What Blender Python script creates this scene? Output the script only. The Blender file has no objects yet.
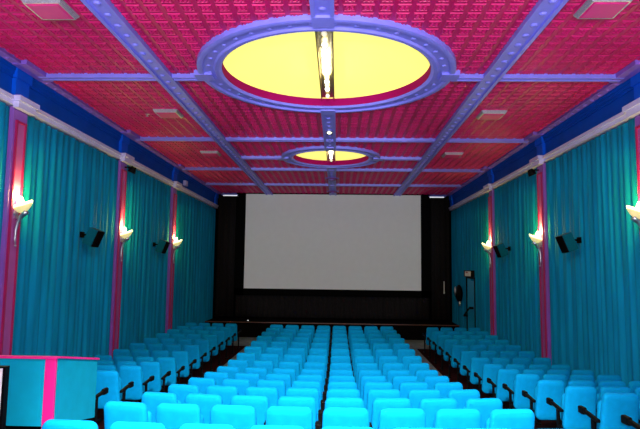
import bpy, bmesh, math, random
from mathutils import Matrix, Vector
random.seed(7)
scene = bpy.context.scene
COL = scene.collection
PI = math.pi
EYE = 2.78                      # eye height over the flat front floor
CEIL = EYE + 3.32
W = 5.3                         # wall plane; curtains hang ~0.1 in front of it
YB, YF = -4.0, 24.1             # back wall, screen wall

# ------------------------------------------------------------------ materials
def mat(name, col, rough=.6, metal=0., noise=0., nscale=8., bump=0., bscale=60., sheen=0., spec=.5,
        emit=None, estr=0., stretch=None):
    m = bpy.data.materials.new(name); m.use_nodes = True
    nt = m.node_tree; b = nt.nodes['Principled BSDF']
    b.inputs['Base Color'].default_value = (*col, 1)
    b.inputs['Roughness'].default_value = rough
    b.inputs['Metallic'].default_value = metal
    b.inputs['Specular IOR Level'].default_value = spec
    if sheen: b.inputs['Sheen Weight'].default_value = sheen
    tc = nt.nodes.new('ShaderNodeTexCoord')
    src = tc.outputs['Object']
    if stretch:
        mp = nt.nodes.new('ShaderNodeMapping'); mp.inputs['Scale'].default_value = stretch
        nt.links.new(src, mp.inputs['Vector']); src = mp.outputs['Vector']
    if noise:
        n = nt.nodes.new('ShaderNodeTexNoise'); n.inputs['Scale'].default_value = nscale
        n.inputs['Detail'].default_value = 4
        nt.links.new(src, n.inputs['Vector'])
        r = nt.nodes.new('ShaderNodeValToRGB')
        r.color_ramp.elements[0].position = .3; r.color_ramp.elements[1].position = .7
        r.color_ramp.elements[0].color = (*[c * (1 - noise) for c in col], 1)
        r.color_ramp.elements[1].color = (*[min(1, c * (1 + noise)) for c in col], 1)
        nt.links.new(n.outputs['Fac'], r.inputs['Fac']); nt.links.new(r.outputs['Color'], b.inputs['Base Color'])
    if bump:
        n2 = nt.nodes.new('ShaderNodeTexNoise'); n2.inputs['Scale'].default_value = bscale
        nt.links.new(src, n2.inputs['Vector'])
        bp = nt.nodes.new('ShaderNodeBump'); bp.inputs['Strength'].default_value = bump; bp.inputs['Distance'].default_value = .01
        nt.links.new(n2.outputs['Fac'], bp.inputs['Height']); nt.links.new(bp.outputs['Normal'], b.inputs['Normal'])
    if emit:
        b.inputs['Emission Color'].default_value = (*emit, 1); b.inputs['Emission Strength'].default_value = estr
    return m

M = dict(
    seat=mat('seat_fabric', (.0, .345, .72), .85, noise=.07, nscale=14, bump=.15, bscale=220, spec=.08),
    black=mat('black_iron', (.001, .001, .0013), .55, spec=.1),
    curtain=mat('curtain_fabric', (.0, .275, .50), .85, noise=.22, nscale=2.2, bump=.12, bscale=120, spec=.15, stretch=(1, 3, .25)),
    tin=mat('tin_ceiling_paint', (.60, .004, .13), .42, noise=.14, nscale=1.3, bump=.25, bscale=70, spec=.4),
    beam=mat('lavender_paint', (.27, .25, .98), .45, noise=.08, nscale=5, bump=.08),
    beamblue=mat('beam_blue_paint', (.09, .10, .58), .45, noise=.08, nscale=5),
    band=mat('violet_paint', (.27, .13, .68), .5, noise=.12, nscale=6, bump=.2, bscale=40),
    frieze=mat('royal_blue_paint', (.0, .085, .55), .7, spec=.12, noise=.1, nscale=2),
    friezelit=mat('frieze_blue_lit', (.0, .12, .80), .6, spec=.15, noise=.06, nscale=4),  # frieze blue brightened, the light on the block faces put into colour
    trim=mat('pale_lilac_paint', (.66, .62, .98), .5, noise=.06, nscale=5),
    pil=mat('purple_paint', (.30, .10, .52), .5, noise=.08, nscale=4),
    pilpanel=mat('orchid_paint', (.44, .09, .36), .5, noise=.1, nscale=4),
    pilred=mat('crimson_paint', (.42, .008, .11), .45),
    pink=mat('hot_pink_paint', (.85, .012, .27), .5, noise=.05, nscale=6),
    plaster=mat('dark_teal_plaster', (.0, .09, .12), .8, noise=.1),
    concrete=mat('grey_concrete', (.20, .26, .27), .8, noise=.25, nscale=3, bump=.2, bscale=30),
    carpet=mat('dark_red_carpet', (.028, .004, .004), .95, noise=.4, nscale=30, bump=.4, bscale=150, spec=.05),
    drape=mat('black_drape', (.013, .011, .012), .9, noise=.3, nscale=30, bump=.2, bscale=90, spec=.08, stretch=(2, 1, .4)),
    masking=mat('black_masking', (.002, .002, .002), .95, spec=.05),
    screen=mat('white_screen', (.80, .81, .83), .75, noise=.015, nscale=4, spec=.1),
    wood=mat('brown_wood', (.11, .03, .012), .5, noise=.2, nscale=10),
    stage=mat('stage_black', (.003, .0025, .0025), .95, noise=.3, nscale=9, spec=.05),
    brass=mat('gilded_metal', (.55, .42, .14), .3, 1.0),
    chrome=mat('silver_metal', (.70, .72, .78), .32, 1.0, noise=.05),
    mesh=mat('silver_grille', (.55, .55, .62), .35, .6, noise=.25, nscale=60),
    rim=mat('crimson_rim', (.22, .001, .08), .8, spec=.05),
    teal=mat('panel_teal', (.0, .37, .56), .7, spec=.15, noise=.06, nscale=6, bump=.1, bscale=150),
    doorteal=mat('door_teal', (.0, .42, .75), .5, noise=.05, nscale=5),
    white=mat('white_enamel', (.8, .8, .82), .4),
    cab=mat('cabinet_teal', (.0, .10, .17), .9, noise=.05, nscale=9, spec=.1),
    grille=mat('speaker_cloth', (.003, .002, .002), .9, noise=.3, nscale=80, spec=.05),
    dome=mat('lit_yellow_panel', (.9, .75, .15), .6, emit=(1., .90, .21), estr=1.05),
    bulb=mat('bulb_glow', (1, 1, 1), .3, emit=(1., .97, .85), estr=7.),
    shade=mat('sconce_glass', (.95, .9, .6), .4, emit=(1., .95, .45), estr=2.2),
    bowlglass=mat('amber_bowl_glass', (.8, .65, .3), .4, emit=(1., .85, .35), estr=.55),
    flame=mat('lamp_core', (1, 1, 1), .4, emit=(1., .93, .5), estr=5.),
    led=mat('pilot_glow', (1, 1, 1), .4, emit=(.9, .95, 1.), estr=.7),
    dimbulb=mat('dim_bulb', (.9, .85, .7), .3, emit=(1., .9, .6), estr=.7),
    sign=mat('sign_face', (.55, .50, .42), .5, emit=(.8, .75, .6), estr=.08),
    signred=mat('sign_red', (.4, .02, .03), .5),
)

# ------------------------------------------------------------------ mesh helpers
def box(bm, x0, x1, y0, y1, z0, z1):
    v = [bm.verts.new((x, y, z)) for z in (z0, z1) for y in (y0, y1) for x in (x0, x1)]
    for f in ((0, 2, 3, 1), (4, 5, 7, 6), (0, 1, 5, 4), (2, 6, 7, 3), (1, 3, 7, 5), (0, 4, 6, 2)):
        bm.faces.new([v[i] for i in f])
    return v

def frustum(bm, c0, hx0, hy0, z0, hx1, hy1, z1, c1=None):
    c1 = c1 or c0
    lo = [bm.verts.new((c0[0] + a * hx0, c0[1] + b * hy0, z0)) for a, b in ((-1, -1), (1, -1), (1, 1), (-1, 1))]
    hi = [bm.verts.new((c1[0] + a * hx1, c1[1] + b * hy1, z1)) for a, b in ((-1, -1), (1, -1), (1, 1), (-1, 1))]
    bm.faces.new(lo[::-1]); bm.faces.new(hi)
    for i in range(4):
        j = (i + 1) % 4; bm.faces.new((lo[i], lo[j], hi[j], hi[i]))

def lathe(bm, prof, n=48, c=(0, 0, 0), closed=False):
    """prof: list of (r, z), revolved about the vertical through c"""
    rings = []
    for r, z in prof:
        if r < 1e-6: rings.append([bm.verts.new((c[0], c[1], c[2] + z))])
        else: rings.append([bm.verts.new((c[0] + r * math.cos(2 * PI * k / n), c[1] + r * math.sin(2 * PI * k / n), c[2] + z)) for k in range(n)])
    pairs = list(zip(rings, rings[1:])) + ([(rings[-1], rings[0])] if closed else [])
    for a, b in pairs:
        for k in range(n):
            l = (k + 1) % n
            if len(a) == 1 and len(b) == 1: continue
            if len(a) == 1: bm.faces.new((a[0], b[l], b[k]))
            elif len(b) == 1: bm.faces.new((a[k], a[l], b[0]))
            else: bm.faces.new((a[k], a[l], b[l], b[k]))

def tube(bm, pts, rad, n=10):
    pts = [Vector(p) for p in pts]; rings = []
    for i, p in enumerate(pts):
        t = (pts[min(i + 1, len(pts) - 1)] - pts[max(i - 1, 0)]).normalized()
        u = t.cross(Vector((0, 1, 0)))
        if u.length < 1e-3: u = t.cross(Vector((1, 0, 0)))
        u.normalize(); w = t.cross(u)
        r = rad[i] if isinstance(rad, (list, tuple)) else rad
        rings.append([bm.verts.new(p + r * (math.cos(2 * PI * k / n) * u + math.sin(2 * PI * k / n) * w)) for k in range(n)])
    for a, b in zip(rings, rings[1:]):
        for k in range(n):
            l = (k + 1) % n; bm.faces.new((a[k], a[l], b[l], b[k]))
    bm.faces.new(rings[0][::-1]); bm.faces.new(rings[-1])

def ball(bm, c, r, sz=1., u=10, v=6):
    bmesh.ops.create_uvsphere(bm, u_segments=u, v_segments=v, radius=r,
                              matrix=Matrix.Translation(c) @ Matrix.Diagonal((1, 1, sz, 1)))

def obj(name, bm, m, parent=None, smooth=False, bevel=0., seg=2):
    bmesh.ops.recalc_face_normals(bm, faces=bm.faces[:])
    me = bpy.data.meshes.new(name); bm.to_mesh(me); bm.free()
    for mm in (m if isinstance(m, (list, tuple)) else [m]): me.materials.append(mm)
    if smooth: me.polygons.foreach_set('use_smooth', [True] * len(me.polygons))
    o = bpy.data.objects.new(name, me); COL.objects.link(o)
    if parent is not None: o.parent = parent
    if bevel:
        b = o.modifiers.new('bevel', 'BEVEL'); b.width = bevel; b.segments = seg; b.limit_method = 'ANGLE'
    return o

def tag(o, label=None, cat=None, group=None, kind=None):
    if label: o['label'] = label
    if cat: o['category'] = cat
    if group: o['group'] = group
    if kind: o['kind'] = kind
    return o

def empty(name, loc, label, cat, group=None, rz=0.):
    o = bpy.data.objects.new(name, None); COL.objects.link(o)
    o.location = loc; o.rotation_euler = (0, 0, rz); o.empty_display_size = .1
    return tag(o, label, cat, group)

def struct(name, bm, m, parent=None, label=None, **k):
    o = obj(name, bm, m, parent, **k)
    if parent is None: tag(o, label, kind='structure')
    return o

def children(o): return list(o.children)
def dup(root, loc, rz, label, group=None):
    r = root.copy(); COL.objects.link(r); r.location = loc; r.rotation_euler = (0, 0, rz); r['label'] = label
    if group: r['group'] = group
    for ch in children(root):
        c = ch.copy(); COL.objects.link(c); c.parent = r
        for g in children(ch):
            d = g.copy(); COL.objects.link(d); d.parent = c
    return r

def quick(): return bmesh.new()

# ------------------------------------------------------------------ floor
TC = [(-4, 1.30), (0, 1.30), (3.3, .90), (4.35, .73), (5.37, .62), (6.39, .48), (7.41, .36), (8.43, .25), (9.45, .15), (10.47, .06), (11.49, .012),
      (12.5, 0), (18.6, .035), (22, .05), (25, .05)]
TS = [(-4, 1.36), (0, 1.36), (3.3, 1.03), (5.71, .69), (6.7, .54), (7.75, .40), (8.8, .28), (9.85, .18), (10.85, .08), (11.85, .01), (13, -.01),
      (16, .01), (18.9, .02), (22, .05), (25, .05)]
def interp(T, d):
    if d <= T[0][0]: return T[0][1]
    for (a, u), (b, v) in zip(T, T[1:]):
        if d <= b: return u + (v - u) * (d - a) / (b - a)
    return T[-1][1]
def fz(x, d):
    t = min(1, max(0, (abs(x) - 2.25) / .7)); t = t * t * (3 - 2 * t)
    return interp(TC, d) * (1 - t) + interp(TS, d) * t

def sheet(bm, xs, ys, off=0., thick=0.):
    g = [[bm.verts.new((x, y, fz(x, y) + off)) for x in xs] for y in ys]
    for a, b in zip(g, g[1:]):
        for i in range(len(xs) - 1): bm.faces.new((a[i], a[i + 1], b[i + 1], b[i]))
    if thick:
        lo = [[bm.verts.new((v.co.x, v.co.y, v.co.z - thick)) for v in r] for r in g]
        for a, b in zip(lo, lo[1:]):
            for i in range(len(xs) - 1): bm.faces.new((a[i], b[i], b[i + 1], a[i + 1]))
        for r, l in ((g[0], lo[0]), (g[-1], lo[-1])):
            for i in range(len(xs) - 1): bm.faces.new((r[i], r[i + 1], l[i + 1], l[i]))
        for i in (0, -1):
            for j in range(len(g) - 1): bm.faces.new((g[j][i], g[j + 1][i], lo[j + 1][i], lo[j][i]))
lin = lambda a, b, n: [a + (b - a) * i / (n - 1) for i in range(n)]
bm = quick(); sheet(bm, lin(-W, W, 54), lin(YB, YF, 120), 0, .12); struct('floor', bm, M['concrete'], smooth=False)
bm = quick(); sheet(bm, lin(-5.12, -3.0, 12), lin(4.0, 19.7, 80), .008, .006)
struct('floor_carpet', bm, M['carpet'], label='dark red carpet under the left block of seats')
bm = quick(); sheet(bm, lin(3.05, 5.12, 12), lin(4.0, 19.7, 80), .008, .006)
struct('floor_carpet', bm, M['carpet'], label='dark red carpet under the right block of seats')

# ------------------------------------------------------------------ walls
bm = quick(); box(bm, -W - .15, -W, YB, YF, -.2, CEIL + .3); struct('wall_left', bm, M['plaster'])
bm = quick(); box(bm, W, W + .15, YB, YF, -.2, CEIL + .3); struct('wall_right', bm, M['plaster'])
bm = quick(); box(bm, -W - .15, W + .15, YB - .15, YB, -.2, CEIL + .3); struct('wall_back', bm, M['plaster'])
bm = quick(); box(bm, -W - .15, W + .15, YF, YF + .15, -.2, CEIL + .3); struct('wall_front', bm, M['masking'])

# ------------------------------------------------------------------ ceiling of pressed tin tiles
OCULI = [(8.96, 1.74, 2.14), (15.88, 1.11, 1.46), (2.03, 1.74, 2.14)]    # centre depth, opening, outer ring; last one added, unseen
bm = quick()
TX, TY = 0.2331, 0.2331
def tile(x0, y0, tx, ty):
    def ring(i, z): return [bm.verts.new(p) for p in ((x0 + i, y0 + i, z), (x0 + tx - i, y0 + i, z), (x0 + tx - i, y0 + ty - i, z), (x0 + i, y0 + ty - i, z))]
    rs = [ring(0, CEIL), ring(.026, CEIL), ring(.038, CEIL - .017), ring(.050, CEIL - .017), ring(.058, CEIL - .003)]
    for a, b in zip(rs, rs[1:]):
        for k in range(4): bm.faces.new((a[k], b[k], b[(k + 1) % 4], a[(k + 1) % 4]))
    i0 = .058; w = (tx - 2 * i0) / 2; h = (ty - 2 * i0) / 2
    g = [[bm.verts.new((x0 + i0 + w * i, y0 + i0 + h * j, CEIL - .004)) for i in range(3)] for j in range(3)]
    for j in range(2):
        for i in range(2):
            q = (g[j][i], g[j][i + 1], g[j + 1][i + 1], g[j + 1][i])
            c = bm.verts.new((x0 + i0 + w * (i + .5), y0 + i0 + h * (j + .5), CEIL - .028))
            for k in range(4): bm.faces.new((q[k], q[(k + 1) % 4], c))
nx = 46
x_edges = lin(-W, W, nx + 1); ny = int((YF - YB) / TY)
tx = 2 * W / nx; ty = (YF - YB) / ny
for i in range(nx):
    for j in range(ny):
        cx, cy = -W + (i + .5) * tx, YB + (j + .5) * ty
        if any(math.hypot(cx, cy - c) < (ri + ro) / 2 + .01 for c, ri, ro in OCULI): continue
        tile(-W + i * tx, YB + j * ty, tx, ty)
struct('ceiling', bm, M['tin'])
bm = quick(); box(bm, -W, W, YB, YF, CEIL + .2, CEIL + .3); struct('ceiling_slab', bm, M['plaster'])

# beams: a flat board, two raised rails and a row of rosettes
XB = 2.795
def rosette(bm, x, y, z, r): ball(bm, (x, y, z), r, .5, 8, 4)
trim_n = [0]
def trim(bm, m, **k):
    trim_n[0] += 1
    return struct('trim_%d' % trim_n[0], bm, m, **k)
def long_beam(x, y0, y1, w=.285):
    bm = quick()
    box(bm, x - w / 2, x + w / 2, y0, y1, CEIL - .06, CEIL + .02)
    for s in (-1, 1): box(bm, x + s * (w / 2 - .02) - .028, x + s * (w / 2 - .02) + .028, y0, y1, CEIL - .095, CEIL - .055)
    y = y0 + .16
    while y < y1 - .1:
        rosette(bm, x, y, CEIL - .06, .052); y += .32
    trim(bm, M['beam'], label='lavender ceiling beam with rosettes running towards the screen')
def cross_beam(y, x0, x1, w=.155):
    bm = quick(); box(bm, x0, x1, y - w / 2, y + w / 2, CEIL - .055, CEIL + .02)
    for s in (-1, 1): box(bm, x0, x1, y + s * (w / 2 - .015) - .022, y + s * (w / 2 - .015) + .022, CEIL - .085, CEIL - .05)
    trim(bm, M['beam'], label='narrow lavender beam crossing the ceiling from side to side')
for s in (-1, 1): long_beam(s * XB, YB, YF - .15)
long_beam(0, 4.17, 6.82); long_beam(0, 11.1, 14.42); long_beam(0, 17.34, YF - .15)
XE = 4.98
gap = XB - .14
def cross_full(y):
    for a, b in ((-XE, -gap - .28), (-gap, gap), (gap + .28, XE)): cross_beam(y, a, b)
cross_full(13.6); cross_full(17.77); cross_full(21.03); cross_full(4.7)
for s in (-1, 1):
    for a, b in ((2.14, gap), (gap + .28, XE)): cross_beam(9.08, min(s * a, s * b), max(s * a, s * b))
    cross_beam(15.89, min(s * 1.46, s * gap), max(s * 1.46, s * gap), .16)

PIL = [4.45, 8.82, 13.28, 17.61]
PW = .385
# cornice, frieze, crown and ceiling band; everything breaks forward over the pilasters
for s in (-1, 1):
    side = 'left' if s < 0 else 'right'
    def bx(bm, xa, xb, y0, y1, z0, z1):   # xa, xb: distances from the room's middle
        box(bm, min(s * xa, s * xb), max(s * xa, s * xb), y0, y1, z0, z1)
    Z0, Z1 = EYE + 2.60, EYE + 2.76
    bm = quick()
    bx(bm, 5.12, W, YB, YF - .1, Z0 + .03, Z1); bx(bm, 5.08, W, YB, YF - .1, Z1 - .06, Z1)
    for p in PIL:
        bx(bm, 5.02, 5.12, p - PW / 2 - .06, p + PW / 2 + .06, Z0 - .02, Z1)
        bx(bm, 4.98, 5.12, p - PW / 2 - .10, p + PW / 2 + .10, Z1 - .07, Z1 + .015)
    trim(bm, M['trim'], label='pale lilac cornice ledge above the curtains on the %s wall' % side)
    bm = quick()
    bx(bm, 5.2, W, YB, YF - .1, Z1, CEIL)
    zc = CEIL - .22
    for k, (zz, xx) in enumerate(((0, 5.17), (.05, 5.15), (.11, 5.13), (.16, 5.11))): bx(bm, xx, 5.2, YB, YF - .1, zc + zz, CEIL)
    trim(bm, M['frieze'], label='royal blue frieze with stepped moulding on the %s wall' % side)
    bm = quick()
    for p in PIL + [YF - .32]:
        bx(bm, 5.13, 5.2, p - PW / 2, p + PW / 2, Z1, zc)
        bx(bm, 5.10, 5.2, p - PW / 2 - .03, p + PW / 2 + .03, zc, CEIL - .02)
    trim(bm, M['friezelit'], label='blue frieze blocks painted as lit above the pilasters on the %s wall' % side)
    bm = quick()
    bx(bm, 4.93, 5.2, YB, YF - .1, CEIL - .05, CEIL + .02)
    bx(bm, 4.93, 4.97, YB, YF - .1, CEIL - .07, CEIL - .04)
    y = YB + .2
    while y < YF - .3:
        rosette(bm, s * 5.05, y, CEIL - .05, .045); y += .3
    for p in PIL: bx(bm, 4.84, 5.08, p - .42, p + .42, CEIL - .075, CEIL)
    trim(bm, M['band'], label='violet moulded band along the ceiling edge above the %s wall' % side)
    for p in PIL:
        bm = quick(); bx(bm, 5.13, W, p - PW / 2, p + PW / 2, fz(s * 5.2, p) - .05, Z0 + .01)
        r = trim(bm, M['pil'], label='purple pilaster with red panel moulding on the %s wall' % side)
        zb = fz(s * 5.2, p) + .35; zt = Z0 - .22
        bm = quick(); bx(bm, 5.118, 5.13, p - .115, p + .115, zb, zt); obj('inset_panel', bm, M['pilpanel'], r)
        bm = quick()
        for q in (-1, 1): bx(bm, 5.095, 5.13, p + q * .125 - .016, p + q * .125 + .016, zb - .02, zt + .02)
        for z in (zb - .02, zt - .02): bx(bm, 5.095, 5.13, p - .109, p + .109, z, z + .036)
        obj('panel_moulding', bm, M['pilred'], r)
# band along the far end
bm = quick(); box(bm, -4.95, 4.95, YF - .3, YF - .05, CEIL - .1, CEIL + .02); trim(bm, M['beamblue'], label='blue moulding where the ceiling meets the screen wall')

# ------------------------------------------------------------------ round ceiling lights
def oculus(c, ri, ro, label, bulbs, group):
    t = empty('ceiling_light', (0, c, CEIL - .1), label, 'ceiling light', group)
    w = ro - ri; o = lambda z: z + .1
    bm = quick()
    lathe(bm, [(ri, o(.03)), (ri, o(-.05)), (ri + .12 * w, o(-.085)), (ri + .26 * w, o(-.085)), (ri + .33 * w, o(-.055)), (ri + .72 * w, o(-.055)), (ri + .78 * w, o(-.09)),
               (ri + .9 * w, o(-.09)), (ro, o(-.082)), (ro, o(.03))], 96, closed=True)
    n = int(2 * PI * (ri + .52 * w) / .3)
    for k in range(n):
        a = 2 * PI * (k + .5) / n
        rosette(bm, (ri + .52 * w) * math.cos(a), (ri + .52 * w) * math.sin(a), o(-.055), .04)
    for a in (0, PI / 2, PI, 3 * PI / 2):          # keystones where the beams meet the ring
        x, y = (ro - .07) * math.cos(a), (ro - .07) * math.sin(a)
        box(bm, x - .15, x + .15, y - .15, y + .15, o(-.098), o(.02))
    obj('ring_frame', bm, M['beam'], t)
    bm = quick(); lathe(bm, [(ri - .004, o(-.052)), (ri - .004, o(.13))], 96); obj('recess_rim', bm, M['rim'], t, smooth=True)
    bm = quick(); lathe(bm, [(ri - .002, o(.1)), (ri * .7, o(.115)), (ri * .35, o(.125)), (0, o(.13))], 96); obj('light_panel', bm, M['dome'], t, smooth=True)
    h = ri * .94
    bm = quick()
    for s in (-1, 1): box(bm, s * .12 - .012, s * .12 + .012, -h, h, o(.04), o(.105))
    box(bm, -.108, .108, -h, h, o(.09), o(.1)); obj('lamp_channel', bm, M['brass'], t)
    for k in range(bulbs):
        y = -h + .22 + (2 * h - .44) * k / (bulbs - 1)
        bm = quick(); ball(bm, (0, y, o(.05)), .042, 1., 12, 8); obj('bulb', bm, M['bulb' if 0 < k < bulbs - 1 else 'dimbulb'], t, smooth=True)
    return t
G = 'round ceiling lights'
oculus(*OCULI[0], 'large round yellow ceiling light in a lavender ring, nearest in view', 8, G)
oculus(*OCULI[1], 'smaller round yellow ceiling light in a blue ring, nearer the screen', 5, G)
oculus(*OCULI[2], 'large round yellow ceiling light added out of view over the back rows', 8, G)  # unseen fixture added to light the nearest rows

def lamp(name, kind, loc, energy, col=(1, 1, 1), **k):
    l = bpy.data.lights.new(name, kind); l.energy = energy; l.color = col
    for a, v in k.items(): setattr(l, a, v)
    o = bpy.data.objects.new(name, l); COL.objects.link(o); o.location = loc
    return o
# lamps along each round fixture; the third fixture and its light are added
P_A, P_B, P_C = 45, 10, 600
for (c, ri, ro), e in zip(OCULI, (P_A, P_B, P_C)):
    for k in (-1, 0, 1):
        lamp('channel_lamp', 'POINT', (0, c + k * ri * .22, CEIL + .03), e / 3, (1, .97, .92), shadow_soft_size=.06)

# ------------------------------------------------------------------ seats
def rounded(w, h, rt, rb, n=5):
    """outline of a seat panel in x-z, from bottom left, counter-clockwise; origin at bottom middle"""
    p = []
    for cx, cz, r, a0 in ((w / 2 - rb, rb, rb, -PI / 2), (w / 2 - rt, h - rt, rt, 0), (-w / 2 + rt, h - rt, rt, PI / 2), (-w / 2 + rb, rb, rb, PI)):
        for k in range(n + 1):
            a = a0 + PI / 2 * k / n; p.append((cx + r * math.cos(a), cz + r * math.sin(a)))
    return p
def pillow(bm, w, h, rt, rb, prof, M4, taper=0.):
    """padded slab: prof is a list of (inset, y) from the back's middle round to the front's middle"""
    rings = []
    for ins, y in prof:
        o = rounded(w - 2 * ins, h - 2 * ins, max(.012, rt - ins * .6), max(.012, rb - ins * .6))
        rings.append([bm.verts.new(M4 @ Vector((x * (1 + taper * (z / h - .5)), y, z + ins))) for x, z in o])
    bm.faces.new(rings[0]); bm.faces.new(rings[-1][::-1])
    for a, b in zip(rings, rings[1:]):
        for k in range(len(a)):
            l = (k + 1) % len(a); bm.faces.new((a[k], a[l], b[l], b[k]))

def make_seat(w, legs):
    """a folding theatre seat facing +y; local origin on the floor below the backrest's foot"""
    t = empty('theater_seat', (0, 0, 0), 'x', 'seat')
    bm = quick()
    R = Matrix.Translation((0, 0, .26)) @ Matrix.Rotation(math.radians(11), 4, 'X')
    pillow(bm, w, .61, .065, .09, [(.15, -.046), (.07, -.044), (.022, -.039), (.006, -.028), (0, -.012), (0, .02), (.012, .045), (.05, .06), (.12, .07)], R, -.07)
    obj('backrest', bm, M['seat'], t, smooth=True)
    bm = quick()
    R = Matrix.Translation((0, .125, .34)) @ Matrix.Rotation(math.radians(6), 4, 'X')
    pillow(bm, w - .09, .40, .07, .04, [(.12, -.05), (.03, -.045), (.004, -.02), (0, .02), (.02, .045), (.1, .055)], R)
    obj('cushion', bm, M['seat'], t, smooth=True)
    for x in legs:
        bm = quick()
        box(bm, x - .016, x + .016, .03, .09, .03, .53); box(bm, x - .026, x + .026, -.02, .26, 0, .03)
        box(bm, x - .012, x + .012, -.04, .06, .29, .34)
        obj('leg', bm, M['black'], t, bevel=.006)
        bm = quick()
        v = box(bm, x - .027, x + .027, -.06, .37, .515, .555)
        for q in v:
            if q.co.y > .2: q.co.z += .05
        box(bm, x - .028, x + .028, .25, .38, .525, .61)
        obj('armrest', bm, M['black'], t, bevel=.014)
    return t
ORD = 'first second third fourth fifth sixth seventh eighth ninth tenth eleventh twelfth thirteenth fourteenth fifteenth'.split()
protos = {}
def seat(x, y, rz, w, pitch, legs, label, group):
    key = (w, legs)
    loc = (x, y, fz(x, y) + (.009 if abs(x) > 2.9 else .0))
    if key not in protos:
        t = make_seat(w, tuple({'l': -pitch / 2, 'r': pitch / 2}[c] for c in legs)); protos[key] = t
        t.location = loc; t.rotation_euler = (0, 0, rz); t['label'] = label; t['group'] = group
    else: dup(protos[key], loc, rz, label, group)
P1, P2 = .54, .474
for j in range(15):
    y0 = 4.35 + 1.02 * j + .12 - (.06 if j == 0 else 0)
    sag = (.07, .14, .17)[j] if j < 3 else .20 - .010 * j
    row = 'row nearest the camera' if j == 0 else 'front row by the screen' if j == 14 else ORD[j] + ' row from the camera'
    for i in range(8):
        x = (i - 3.5) * (P1 - .0008 * j) + .045; u = x / 1.85
        side = ORD[i] + ' from left' if i < 4 else ORD[7 - i] + ' from right'
        side = side.replace('first from', 'end seat at')
        seat(x, y0 + sag * u * u + .035 * u * max(0, 1 - j / 8), 2 * sag * x / 1.85 ** 2, 0.458, P1, 'lr' if i == 7 else 'l',
             'turquoise theatre seat in centre block, %s, %s' % (row, side), 'turquoise seats of the centre block')
for k in range(14):
    for s in (-1, 1):
        if s < 0 and k < 2: continue
        y0 = (5.73 if s > 0 else 5.91) + 1.02 * k - .2
        for n in range(4):
            x = s * (3.17 + P2 * (n + .5)) + .02
            if s > 0 and (k == 0 or (k == 1 and n > 1) or (k == 2 and n > 2)) and not (k == 0 and n == 0): continue
            kk = k if s > 0 else k - 2
            row = 'nearest row in view' if kk == 0 else 'front row by the screen' if k == 13 else ORD[kk] + ' row from the camera'
            pos = 'on the aisle' if n == 0 else 'against the wall' if n == 3 else ORD[n] + ' from the aisle'
            blk = 'left' if s < 0 else 'right'
            legs = ('r' if s < 0 else 'l') if n < 3 else 'lr'
            seat(x, y0 + .05 * n, 0.04 * s, .415, P2, legs, 'turquoise theatre seat in %s side block, %s, %s' % (blk, row, pos),
                 'turquoise seats of the %s side block' % blk)

# ------------------------------------------------------------------ pleated wall curtains
def curtain(s, y0, y1, label, notch=None):
    bm = quick()
    rnd = random.Random(int(y0 * 100) + (7 if s > 0 else 0))
    n = max(24, int((y1 - y0) * 30)); zt = EYE + 2.60; rows = 9
    ph = [rnd.uniform(0, 6.28) for _ in range(5)]; fr = [rnd.uniform(.85, 1.15) for _ in range(5)]
    def off(y, t):
        a = math.sin(2 * PI * y / .21 * 1 + ph[0] + 1.1 * math.sin(y * 2.3 * fr[1] + ph[1]))
        b = math.sin(2 * PI * y / .47 * fr[2] + ph[2]); c = math.sin(2 * PI * y / 1.3 * fr[3] + ph[3])
        return 5.20 - (.024 * a + .020 * b + .010 * c) * (.75 + .35 * t)
    g = []
    for r in range(rows + 1):
        t = r / rows
        line = []
        for i in range(n + 1):
            y = y0 + (y1 - y0) * i / n
            zb = fz(s * 5.2, y) + .04
            line.append(bm.verts.new((s * off(y, t), y + .012 * math.sin(t * 5 + i * .9), zt + (zb - zt) * t)))
        g.append(line)
    for a, b in zip(g, g[1:]):
        for i in range(n):
            if notch:
                ym = y0 + (y1 - y0) * (i + .5) / n
                if notch[0] < ym < notch[1] and (a[i].co.z + b[i].co.z) / 2 < notch[2]: continue
            bm.faces.new((a[i], a[i + 1], b[i + 1], b[i]))
    o = obj('wall_curtain', bm, M['curtain'], smooth=True)
    sd = o.modifiers.new('thickness', 'SOLIDIFY'); sd.thickness = .006; sd.offset = 0
    tag(o, label, 'curtain', 'teal pleated curtains on the side walls')
h = PW / 2 + .012
DOOR = (19.93, 21.12, EYE - .2)
for s, sd in ((-1, 'left'), (1, 'right')):
    curtain(s, PIL[0] + h, PIL[1] - h, 'teal pleated curtain on %s wall, beyond the nearest pilaster at the picture edge' % sd)
    curtain(s, PIL[1] + h, PIL[2] - h, 'wide teal pleated curtain on %s wall behind the nearer wall speaker' % sd)
    curtain(s, PIL[2] + h, PIL[3] - h, 'teal pleated curtain on %s wall behind the farther wall speaker' % sd)
    curtain(s, PIL[3] + h, YF - .12, ('teal pleated curtain on %s wall, last before the screen' % sd) + (', round the exit door' if s > 0 else ''), DOOR if s > 0 else None)

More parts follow.
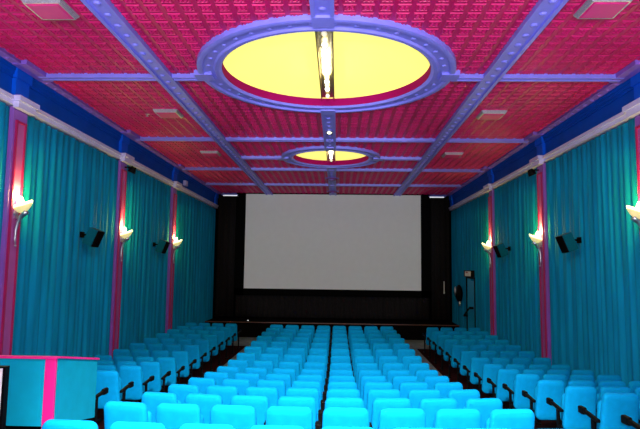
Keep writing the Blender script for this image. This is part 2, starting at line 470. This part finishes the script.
# ------------------------------------------------------------------ wall sconces
def make_sconce(s, p, label, power, rise=0.):
    """torch sconce: curled silver stem, flared gilt bowl, glass lip; built about its pilaster, room side towards +x"""
    t = empty('wall_sconce', (s * 5.12, p, EYE + .46 + rise), label, 'wall lamp', 'torch sconces on the pilasters', 0 if s < 0 else PI)
    bm = quick(); lathe(bm, [(0, 0), (.05, 0), (.055, .012), (.03, .03), (0, .03)], 16)
    bmesh.ops.transform(bm, matrix=Matrix.Translation((0, 0, .22)) @ Matrix.Rotation(PI / 2, 4, 'Y'), verts=bm.verts[:])
    box(bm, 0, .05, -.03, .03, .14, .3)
    obj('wall_plate', bm, M['chrome'], t, smooth=False)
    bm = quick()
    tube(bm, [(.045, 0, -.30), (.03, 0, -.20), (.035, 0, -.05), (.06, 0, .08), (.10, 0, .16), (.15, 0, .22), (.20, 0, .26)], [.010, .018, .022, .026, .034, .045, .05], 12)
    ball(bm, (.047, 0, -.31), .02)
    obj('stem', bm, M['chrome'], t, smooth=True)
    # boat-shaped bowl, long axis out from the wall
    bm = quick()
    prof = [(0, -.10), (.35, -.085), (.7, -.05), (.92, -.015), (1., .02), (.94, .02), (.66, -.03), (0, -.07)]
    lathe(bm, prof, 24)
    def shape(bm, lift=0.):
        for v in bm.verts:
            x, y, z = v.co
            v.co = (.14 + x * .145, y * .11 * (1 - .28 * x), .33 + z + x * .04 + max(0, x) ** 2 * .03 + lift)
    shape(bm); obj('bowl', bm, M['bowlglass'], t, smooth=True)
    bm = quick(); lathe(bm, [(.985, .005), (1.04, .035), (1.02, .05), (.93, .035), (.93, .012)], 24, closed=True); shape(bm)
    obj('glass_lip', bm, M['shade'], t, smooth=True)
    bm = quick(); ball(bm, (.085, 0, .41), .052, 1.9, 14, 10); obj('bulb', bm, M['flame'], t, smooth=True)
    for off, q in ((.10, .95), (.2, .25)):
        lamp('sconce_lamp', 'POINT', (s * (5.12 - off), p, EYE + .99 + rise), power * q, (1, .78, .12), shadow_soft_size=.03)
    return t
for s, sd in ((-1, 'left'), (1, 'right')):
    make_sconce(s, PIL[1], 'torch sconce on %s wall on the pilaster nearest the camera' % sd, 38, .17)
    make_sconce(s, PIL[2], 'torch sconce on %s wall on the middle pilaster' % sd, 38)
    make_sconce(s, PIL[3], 'torch sconce on %s wall on the pilaster nearest the screen' % sd, 34)

# ------------------------------------------------------------------ speakers
def speaker(s, y, label):
    t = empty('wall_speaker', (s * 5.1, y, EYE + .62), label, 'speaker', 'wall speakers on the curtains', 0 if s < 0 else PI)
    A = Matrix.Translation((.19, 0, -.01)) @ Matrix.Rotation(math.radians(22), 4, 'Y')
    bm = quick(); frustum(bm, (0, 0), .10, .15, -.18, .10, .15, .18); bmesh.ops.transform(bm, matrix=A, verts=bm.verts[:])
    obj('cabinet', bm, M['cab'], t, bevel=.008)
    bm = quick(); box(bm, .101, .135, -.146, .146, -.176, .176); bmesh.ops.transform(bm, matrix=A, verts=bm.verts[:])
    obj('front_grille', bm, M['grille'], t, bevel=.006)
    bm = quick(); box(bm, -.07, -.02, -.06, .06, -.02, .10); box(bm, -.03, .12, -.02, .02, .02, .06)
    obj('bracket', bm, M['masking'], t, bevel=.004)
for s, sd in ((-1, 'left'), (1, 'right')):
    speaker(s, 11.3, 'black fronted wall speaker on %s wall, nearer the camera' % sd)
    speaker(s, 15.85, 'black fronted wall speaker on %s wall, nearer the screen' % sd)

# ------------------------------------------------------------------ spotlights at the middle pilasters
for s, sd in ((-1, 'left'), (1, 'right')):
    t = empty('spotlight', (s * 5.07, 13.3, EYE + 2.42), 'small black spotlight under the %s cornice by the middle pilaster' % sd, 'spotlight', 'spotlights under the cornice', 0 if s < 0 else PI)
    bm = quick(); box(bm, -.04, .10, -.015, .015, .04, .07); box(bm, .06, .10, -.03, .03, -.02, .07); obj('bracket', bm, M['black'], t)
    A = Matrix.Translation((.14, .02, -.03)) @ Matrix.Rotation(math.radians(25), 4, 'Y')
    bm = quick(); lathe(bm, [(0, .11), (.06, .11), (.085, .03), (.10, -.05), (.09, -.05), (.07, 0), (0, 0)], 20); bmesh.ops.transform(bm, matrix=A, verts=bm.verts[:]); obj('hood', bm, M['black'], t, smooth=False)
    bm = quick(); lathe(bm, [(0, -.035), (.05, -.032), (.083, -.02), (.06, -.01), (0, -.01)], 20); bmesh.ops.transform(bm, matrix=A, verts=bm.verts[:]); obj('lens', bm, M['led'], t)
bm = quick(); box(bm, -5.21, -5.1, 18.75, 19.0, EYE + 2.86, EYE + 3.04)
tag(obj('junction_box', bm, M['trim'], bevel=.01), 'small pale box on the blue frieze of the left wall', 'box')

# ------------------------------------------------------------------ ceiling vents
def vent(x, y, label):
    t = empty('ceiling_vent', (x, y, CEIL - .018), label, 'vent', 'square ceiling vents')
    bm = quick(); frustum(bm, (0, 0), .21, .21, -.07, .255, .255, .02); obj('housing', bm, M['pink'], t)
    bm = quick()
    for a in range(4):
        q = quick()
        for i in range(4):
            f = .15 + .22 * i
            hx = .255 - .046 * f
            box(q, -hx, hx, -hx - .012, -hx + .006, -.07 * f - .012, -.07 * f + .004)
        bmesh.ops.transform(q, matrix=Matrix.Rotation(a * PI / 2, 4, 'Z'), verts=q.verts[:])
        me = bpy.data.meshes.new('tmp'); q.to_mesh(me); q.free(); bm.from_mesh(me); bpy.data.meshes.remove(me)
    obj('louvre_grille', bm, M['mesh'], t)
    bm = quick(); box(bm, -.19, .19, -.19, .19, -.08, -.07); obj('face_plate', bm, M['pink'], t, bevel=.006)
for s, sd in ((-1, 'left'), (1, 'right')):
    vent(s * 3.48, 6.58, 'square pink and silver vent on %s side of ceiling, nearest the camera' % sd)
    vent(s * 3.42, 11.3, 'square pink and silver vent on %s side of ceiling, middle of three' % sd)
    vent(s * 3.45, 15.35, 'square pink and silver vent on %s side of ceiling, nearest the screen' % sd)

# ------------------------------------------------------------------ small ceiling fittings
t = empty('downlight', (0, 12.65, CEIL - .06), 'small bright downlight on the central ceiling beam between the round lights', 'ceiling light')
bm = quick(); lathe(bm, [(0, -.03), (.06, -.03), (.085, -.05), (.09, 0), (0, 0)], 20); obj('collar', bm, M['chrome'], t)
bm = quick(); ball(bm, (0, 0, -.045), .05, .6, 12, 6); obj('bulb', bm, M['flame'], t, smooth=True)
for y, w in ((19.2, 'nearer the small round light'), (22.4, 'nearest the screen')):
    t = empty('ceiling_medallion', (0, y, CEIL - .095), 'round violet medallion on the central ceiling beam, ' + w, 'medallion', 'ceiling medallions')
    bm = quick(); lathe(bm, [(0, -.07), (.05, -.07), (.07, -.035), (.2, -.03), (.25, -.01), (.26, 0), (0, 0)], 32); obj('disc', bm, M['band'], t)
    bm = quick(); lathe(bm, [(.17, -.029), (.185, -.045), (.2, -.028)], 32); obj('ring', bm, M['rim'], t)
for x, y, w in ((-3.95, 11.5, 'left ceiling by the middle vent'), (3.73, 15.6, 'right ceiling by the far vent'), (-3.55, 20.8, 'left ceiling by the last cross beam')):
    t = empty('sprinkler', (x, y, CEIL + .004), 'small silver sprinkler head on the ' + w, 'sprinkler', 'ceiling sprinklers')
    bm = quick(); lathe(bm, [(0, .03), (.02, .03), (.045, 0), (.05, -.012), (.015, -.02), (.012, -.05), (0, -.05)], 14); obj('collar', bm, M['chrome'], t)
    bm = quick(); lathe(bm, [(0, -.05), (.03, -.052), (.03, -.058), (0, -.06)], 14); obj('deflector', bm, M['chrome'], t)

# ------------------------------------------------------------------ screen, stage and drapes
ys = YF - .32
t = empty('projection_screen', (0, ys, EYE - 1.14), 'large white cinema screen in a black masking frame', 'screen')
z0, z1, xs = .27, 4.42, 3.84
bm = quick(); box(bm, -xs, xs, 0, .03, z0, z1); obj('screen_surface', bm, M['screen'], t)
bm = quick()
for x0, x1, a, b in ((-4.24, -xs + .01, 0, 4.50), (xs - .01, 4.26, 0, 4.50), (-4.24, 4.26, 0, z0 + .01), (-4.24, 4.26, z1 - .01, 4.50)): box(bm, x0, x1, -.05, .06, a, b)
obj('masking_frame', bm, M['masking'], t)
def drape(x0, x1, y, zt, zb, label):
    bm = quick(); n = int((x1 - x0) * 22); g = []
    for r in range(5):
        q = r / 4
        g.append([bm.verts.new((x0 + (x1 - x0) * i / n, y - .035 * math.sin(i * 2 * PI / 5.3) - .02 * math.sin(i * .37 + x0), zt + (zb - zt) * q)) for i in range(n + 1)])
    for a, b in zip(g, g[1:]):
        for i in range(n): bm.faces.new((a[i], a[i + 1], b[i + 1], b[i]))
    o = obj('stage_drape', bm, M['drape'], smooth=True)
    sd = o.modifiers.new('thickness', 'SOLIDIFY'); sd.thickness = .006
    tag(o, label, 'drape', 'black drapes round the screen')
SF, SZ = 22.05, EYE - 2.13       # stage front and stage floor
drape(-5.08, -4.28, YF - .16, CEIL - .12, SZ + .03, 'black pleated drape left of the screen')
drape(4.30, 5.08, YF - .16, CEIL - .12, SZ + .03, 'black pleated drape right of the screen')
drape(-4.2, 4.2, YF - .16, EYE - 1.16, SZ + .03, 'black pleated drape hanging below the screen')
t = empty('stage', (0, SF, fz(0, SF)), 'low black stage across the hall under the screen', 'stage')
zz = SZ - fz(0, SF)
bm = quick(); box(bm, -5.05, 5.05, 0, YF - SF - .02, .0, zz); obj('platform', bm, M['stage'], t)
bm = quick(); box(bm, -5.05, 5.05, -.05, .02, zz - .025, zz + .008); tag(obj('edge_strip', bm, M['wood'], t), 'brown wooden edge')
t = empty('footlight', (-3.35, SF + .12, SZ + .009), 'tiny white light on the left of the stage edge', 'light')
bm = quick(); box(bm, -.09, .09, -.04, .04, 0, .03); obj('base', bm, M['black'], t)
bm = quick(); ball(bm, (0, 0, .035), .035, .6, 12, 6); obj('lens', bm, M['led'], t, smooth=True)
t = empty('white_sliver', (4.82, YF - .26, EYE - .95), 'short white cord on the right black drape', 'sliver')  # invented shape standing in for a narrow white sliver
bm = quick(); tube(bm, [(0, 0, .5), (0, 0, .1)], .022, 8); obj('sliver', bm, M['white'], t)
bm = quick(); lathe(bm, [(0, .12), (.022, .1), (.035, .0), (.02, -.03), (0, -.03)], 12); obj('sliver_end', bm, M['white'], t, smooth=True)
for s, sd in ((-1, 'left'), (1, 'right')):
    t = empty('glow_strip', (s * 4.5, YF - .5, EYE + 3.17), 'pale glowing strip under the ceiling above the %s black drape' % sd, 'lamp', 'pale strips beside the screen')
    bm = quick(); box(bm, -.34, .34, -.05, .05, .02, .06)
    for q in (-.25, .25): box(bm, q - .015, q + .015, -.015, .015, .05, .18)
    obj('housing', bm, M['beamblue'], t)
    bm = quick(); tube(bm, [(-.31, 0, 0), (.31, 0, 0)], .022, 10); obj('tube', bm, M['led'], t, smooth=True)  # glow added so the pale strip shows at the dark far end

# ------------------------------------------------------------------ exit door, sign, wall fixture
y0, y1, zt = 20.0, 21.05, EYE - .27
fl = fz(5.2, 21) + .002
bm = quick()
box(bm, 5.15, W, y0 - .05, y0, fl, zt + .05); box(bm, 5.12, W, y1, y1 + .07, fl, zt + .05); box(bm, 5.15, W, y0, y1, zt, zt + .05)
d = struct('door_1', bm, M['black'], label='pale blue exit door in the right wall')
bm = quick()
for v in box(bm, 5.155, 5.195, y0 + .01, y1 - .01, fl + .01, zt - .005): v.co.x += .095 if v.co.y < (y0 + y1) / 2 else 0
obj('door_panel', bm, M['doorteal'], d)
bm = quick(); tube(bm, [(5.0, y1 - .06, EYE - 1.66), (5.0, y0 + .1, EYE - 1.32)], .03, 8)
for yy, zc in ((y1 - .06, EYE - 1.66), (y0 + .1, EYE - 1.32)): box(bm, 4.99, 5.14, yy - .04, yy + .04, zc - .04, zc + .04)
obj('push_bar', bm, M['black'], d)
t = empty('exit_sign', (5.06, 20.45, EYE - .19), 'small pale sign over the exit door on the right wall', 'sign')
bm = quick(); box(bm, -.03, .10, -.50, .62, -.02, .22); obj('housing', bm, M['black'], t, bevel=.01)
bm = quick(); box(bm, -.045, -.028, -.46, .36, .01, .19); obj('sign_face', bm, M['sign'], t)
bm = quick(); box(bm, -.052, -.044, -.1, .2, .12, .17); obj('red_band', bm, M['signred'], t)
t = empty('wall_fixture', (5.1, 21.95, EYE - 1.3), 'black wall fixture with pale oval face between exit door and screen', 'fixture')
bm = quick(); ball(bm, (-.06, 0, .42), .30, 1.15, 16, 10)
for v in bm.verts: v.co.x = -.06 + (v.co.x + .06) * .45
obj('housing', bm, M['black'], t, smooth=True)
bm = quick(); ball(bm, (-.19, .10, .50), .13, 1.5, 14, 8)
for v in bm.verts: v.co.x = -.185 + (v.co.x + .19) * .3
obj('oval_face', bm, M['chrome'], t, smooth=True)
bm = quick(); tube(bm, [(-.05, -.1, .16), (-.07, -.16, .05), (-.07, -.15, -.06)], [.05, .04, .045], 8); obj('hook', bm, M['chrome'], t, smooth=True)

# ------------------------------------------------------------------ low partitions on the left
def partition(name, label, pts, hz, cap, post=None, tilt=None):
    pass
t = empty('partition_booth', (-3.15, 6.4, fz(-3.1, 6.4)), 'low teal booth partition with pink post and pink top rail left of the aisle', 'partition')
fb = fz(-3.1, 6.4)
zt = EYE - 1.075 - fb; zb = .36
yl = 1.12; sl = (EYE - 1.27 - fb) - zt
def slab(bm, x0, x1, y0, y1, za0, zb0, za1, zb1):
    """box whose bottom/top run from (za0, zb0) at y0 to (za1, zb1) at y1"""
    v = box(bm, x0, x1, y0, y1, 0, 1)
    for q in v:
        far = q.co.y > (y0 + y1) / 2; top = q.co.z > .5
        q.co.z = (zb1 if far else zb0) if top else (za1 if far else za0)
bm = quick(); box(bm, -1.95, .0, -.03, .03, zb, zt); obj('front_panel', bm, M['teal'], t)
bm = quick(); slab(bm, .065, .11, .0, yl, zb, zt, zb + sl, zt + sl); obj('side_panel', bm, M['teal'], t)
bm = quick(); box(bm, .0, .125, -.04, .0, 0, zt); obj('corner_post', bm, M['pink'], t, bevel=.004)
bm = quick(); box(bm, -1.95, .135, -.05, .03, zt, zt + .024); slab(bm, .055, .13, .03, yl + .02, zt, zt + .024, zt + sl, zt + sl + .024); obj('top_rail', bm, M['pink'], t)
bm = quick(); box(bm, -1.95, .0, .0, .04, .0, zb); slab(bm, .07, .1, .0, yl, .0, zb, sl, zb + sl); obj('dark_base', bm, M['stage'], t)  # dark strip between the panels and the floor
t = empty('end_partition', (-2.945, 5.3, fz(-3.0, 5.3)), 'low teal partition with white edge and black end at the left picture border', 'partition')
zt = EYE - .97 - fz(-3.0, 5.3)
bm = quick(); box(bm, -2.05, -.06, -.03, .03, 0.02, zt - .015); obj('panel', bm, M['teal'], t)
bm = quick(); box(bm, -.06, -.03, -.037, .03, 0, zt - .015); tag(obj('edge_trim', bm, M['white'], t), 'white edge trim')
bm = quick(); box(bm, -.03, -.005, -.04, .03, 0, zt); box(bm, -2.05, -.03, -.04, .03, zt - .015, zt); tag(obj('end_cap', bm, M['black'], t), 'black end cap')

# ------------------------------------------------------------------ added fill lights, none of them seen
def aim(o, target): o.rotation_euler = (Vector(target) - o.location).to_track_quat('-Z', 'Y').to_euler()
p = lamp('screen_fill', 'SPOT', (0, YB + .3, EYE + 1.5), 3800, (.86, .93, 1), spot_size=math.radians(21), spot_blend=.35, shadow_soft_size=.05)  # added spot that brightens the screen
aim(p, (0, ys, EYE + 1.2))
d = lamp('centre_seat_fill', 'SPOT', (0, 1.6, CEIL - .12), 3600, (.95, .97, 1), spot_size=math.radians(56), spot_blend=.45, shadow_soft_size=.15)  # added overhead spot that lifts the centre rows
aim(d, (0, 6.9, .6))

f = lamp('camera_fill', 'POINT', (.32, -.12, EYE + .22), 820, (.95, .97, 1), shadow_soft_size=.08)  # added fill next to the camera, evens out the seat backs
for x in (-2.6, 0, 2.6):
    u = lamp('rear_ceiling_fill', 'SPOT', (x, YB + .5, EYE + .4), 3200, (.88, .84, 1), spot_size=math.radians(100), spot_blend=1., shadow_soft_size=.2)  # added floods near the back wall, brighten the near ceiling
    aim(u, (x, .2, CEIL + 1.2))

# ------------------------------------------------------------------ world, camera, view
w = bpy.data.worlds.new('world'); scene.world = w; w.use_nodes = True
w.node_tree.nodes['Background'].inputs[0].default_value = (0, 0, 0, 1)
cam = bpy.data.cameras.new('camera'); co = bpy.data.objects.new('camera', cam); COL.objects.link(co); scene.camera = co
cam.sensor_width = 36; cam.lens = 546.1 / 640 * 36; cam.clip_start = .05; cam.clip_end = 100
pi_, ya, ro = (math.radians(a) for a in (5.73, 1.875, .743))
right = Vector((math.cos(ya), math.sin(ya), 0)); fwd0 = Vector((-math.sin(ya), math.cos(ya), 0)); up0 = Vector((0, 0, 1))
fwd = fwd0 * math.cos(pi_) + up0 * math.sin(pi_); up = -fwd0 * math.sin(pi_) + up0 * math.cos(pi_)
cx = math.cos(ro) * right + math.sin(ro) * up; cy = -math.sin(ro) * right + math.cos(ro) * up; cz = -fwd
m = Matrix((cx, cy, cz)).transposed().to_4x4(); m.translation = (.22, 0, EYE); co.matrix_world = m
vs = scene.view_settings
vs.view_transform = 'Standard'; vs.look = 'None'; vs.gamma = 1; vs.use_curve_mapping = False; vs.exposure = 0.0
scene.cycles.sample_clamp_indirect = 6
scene.cycles.max_bounces = 8
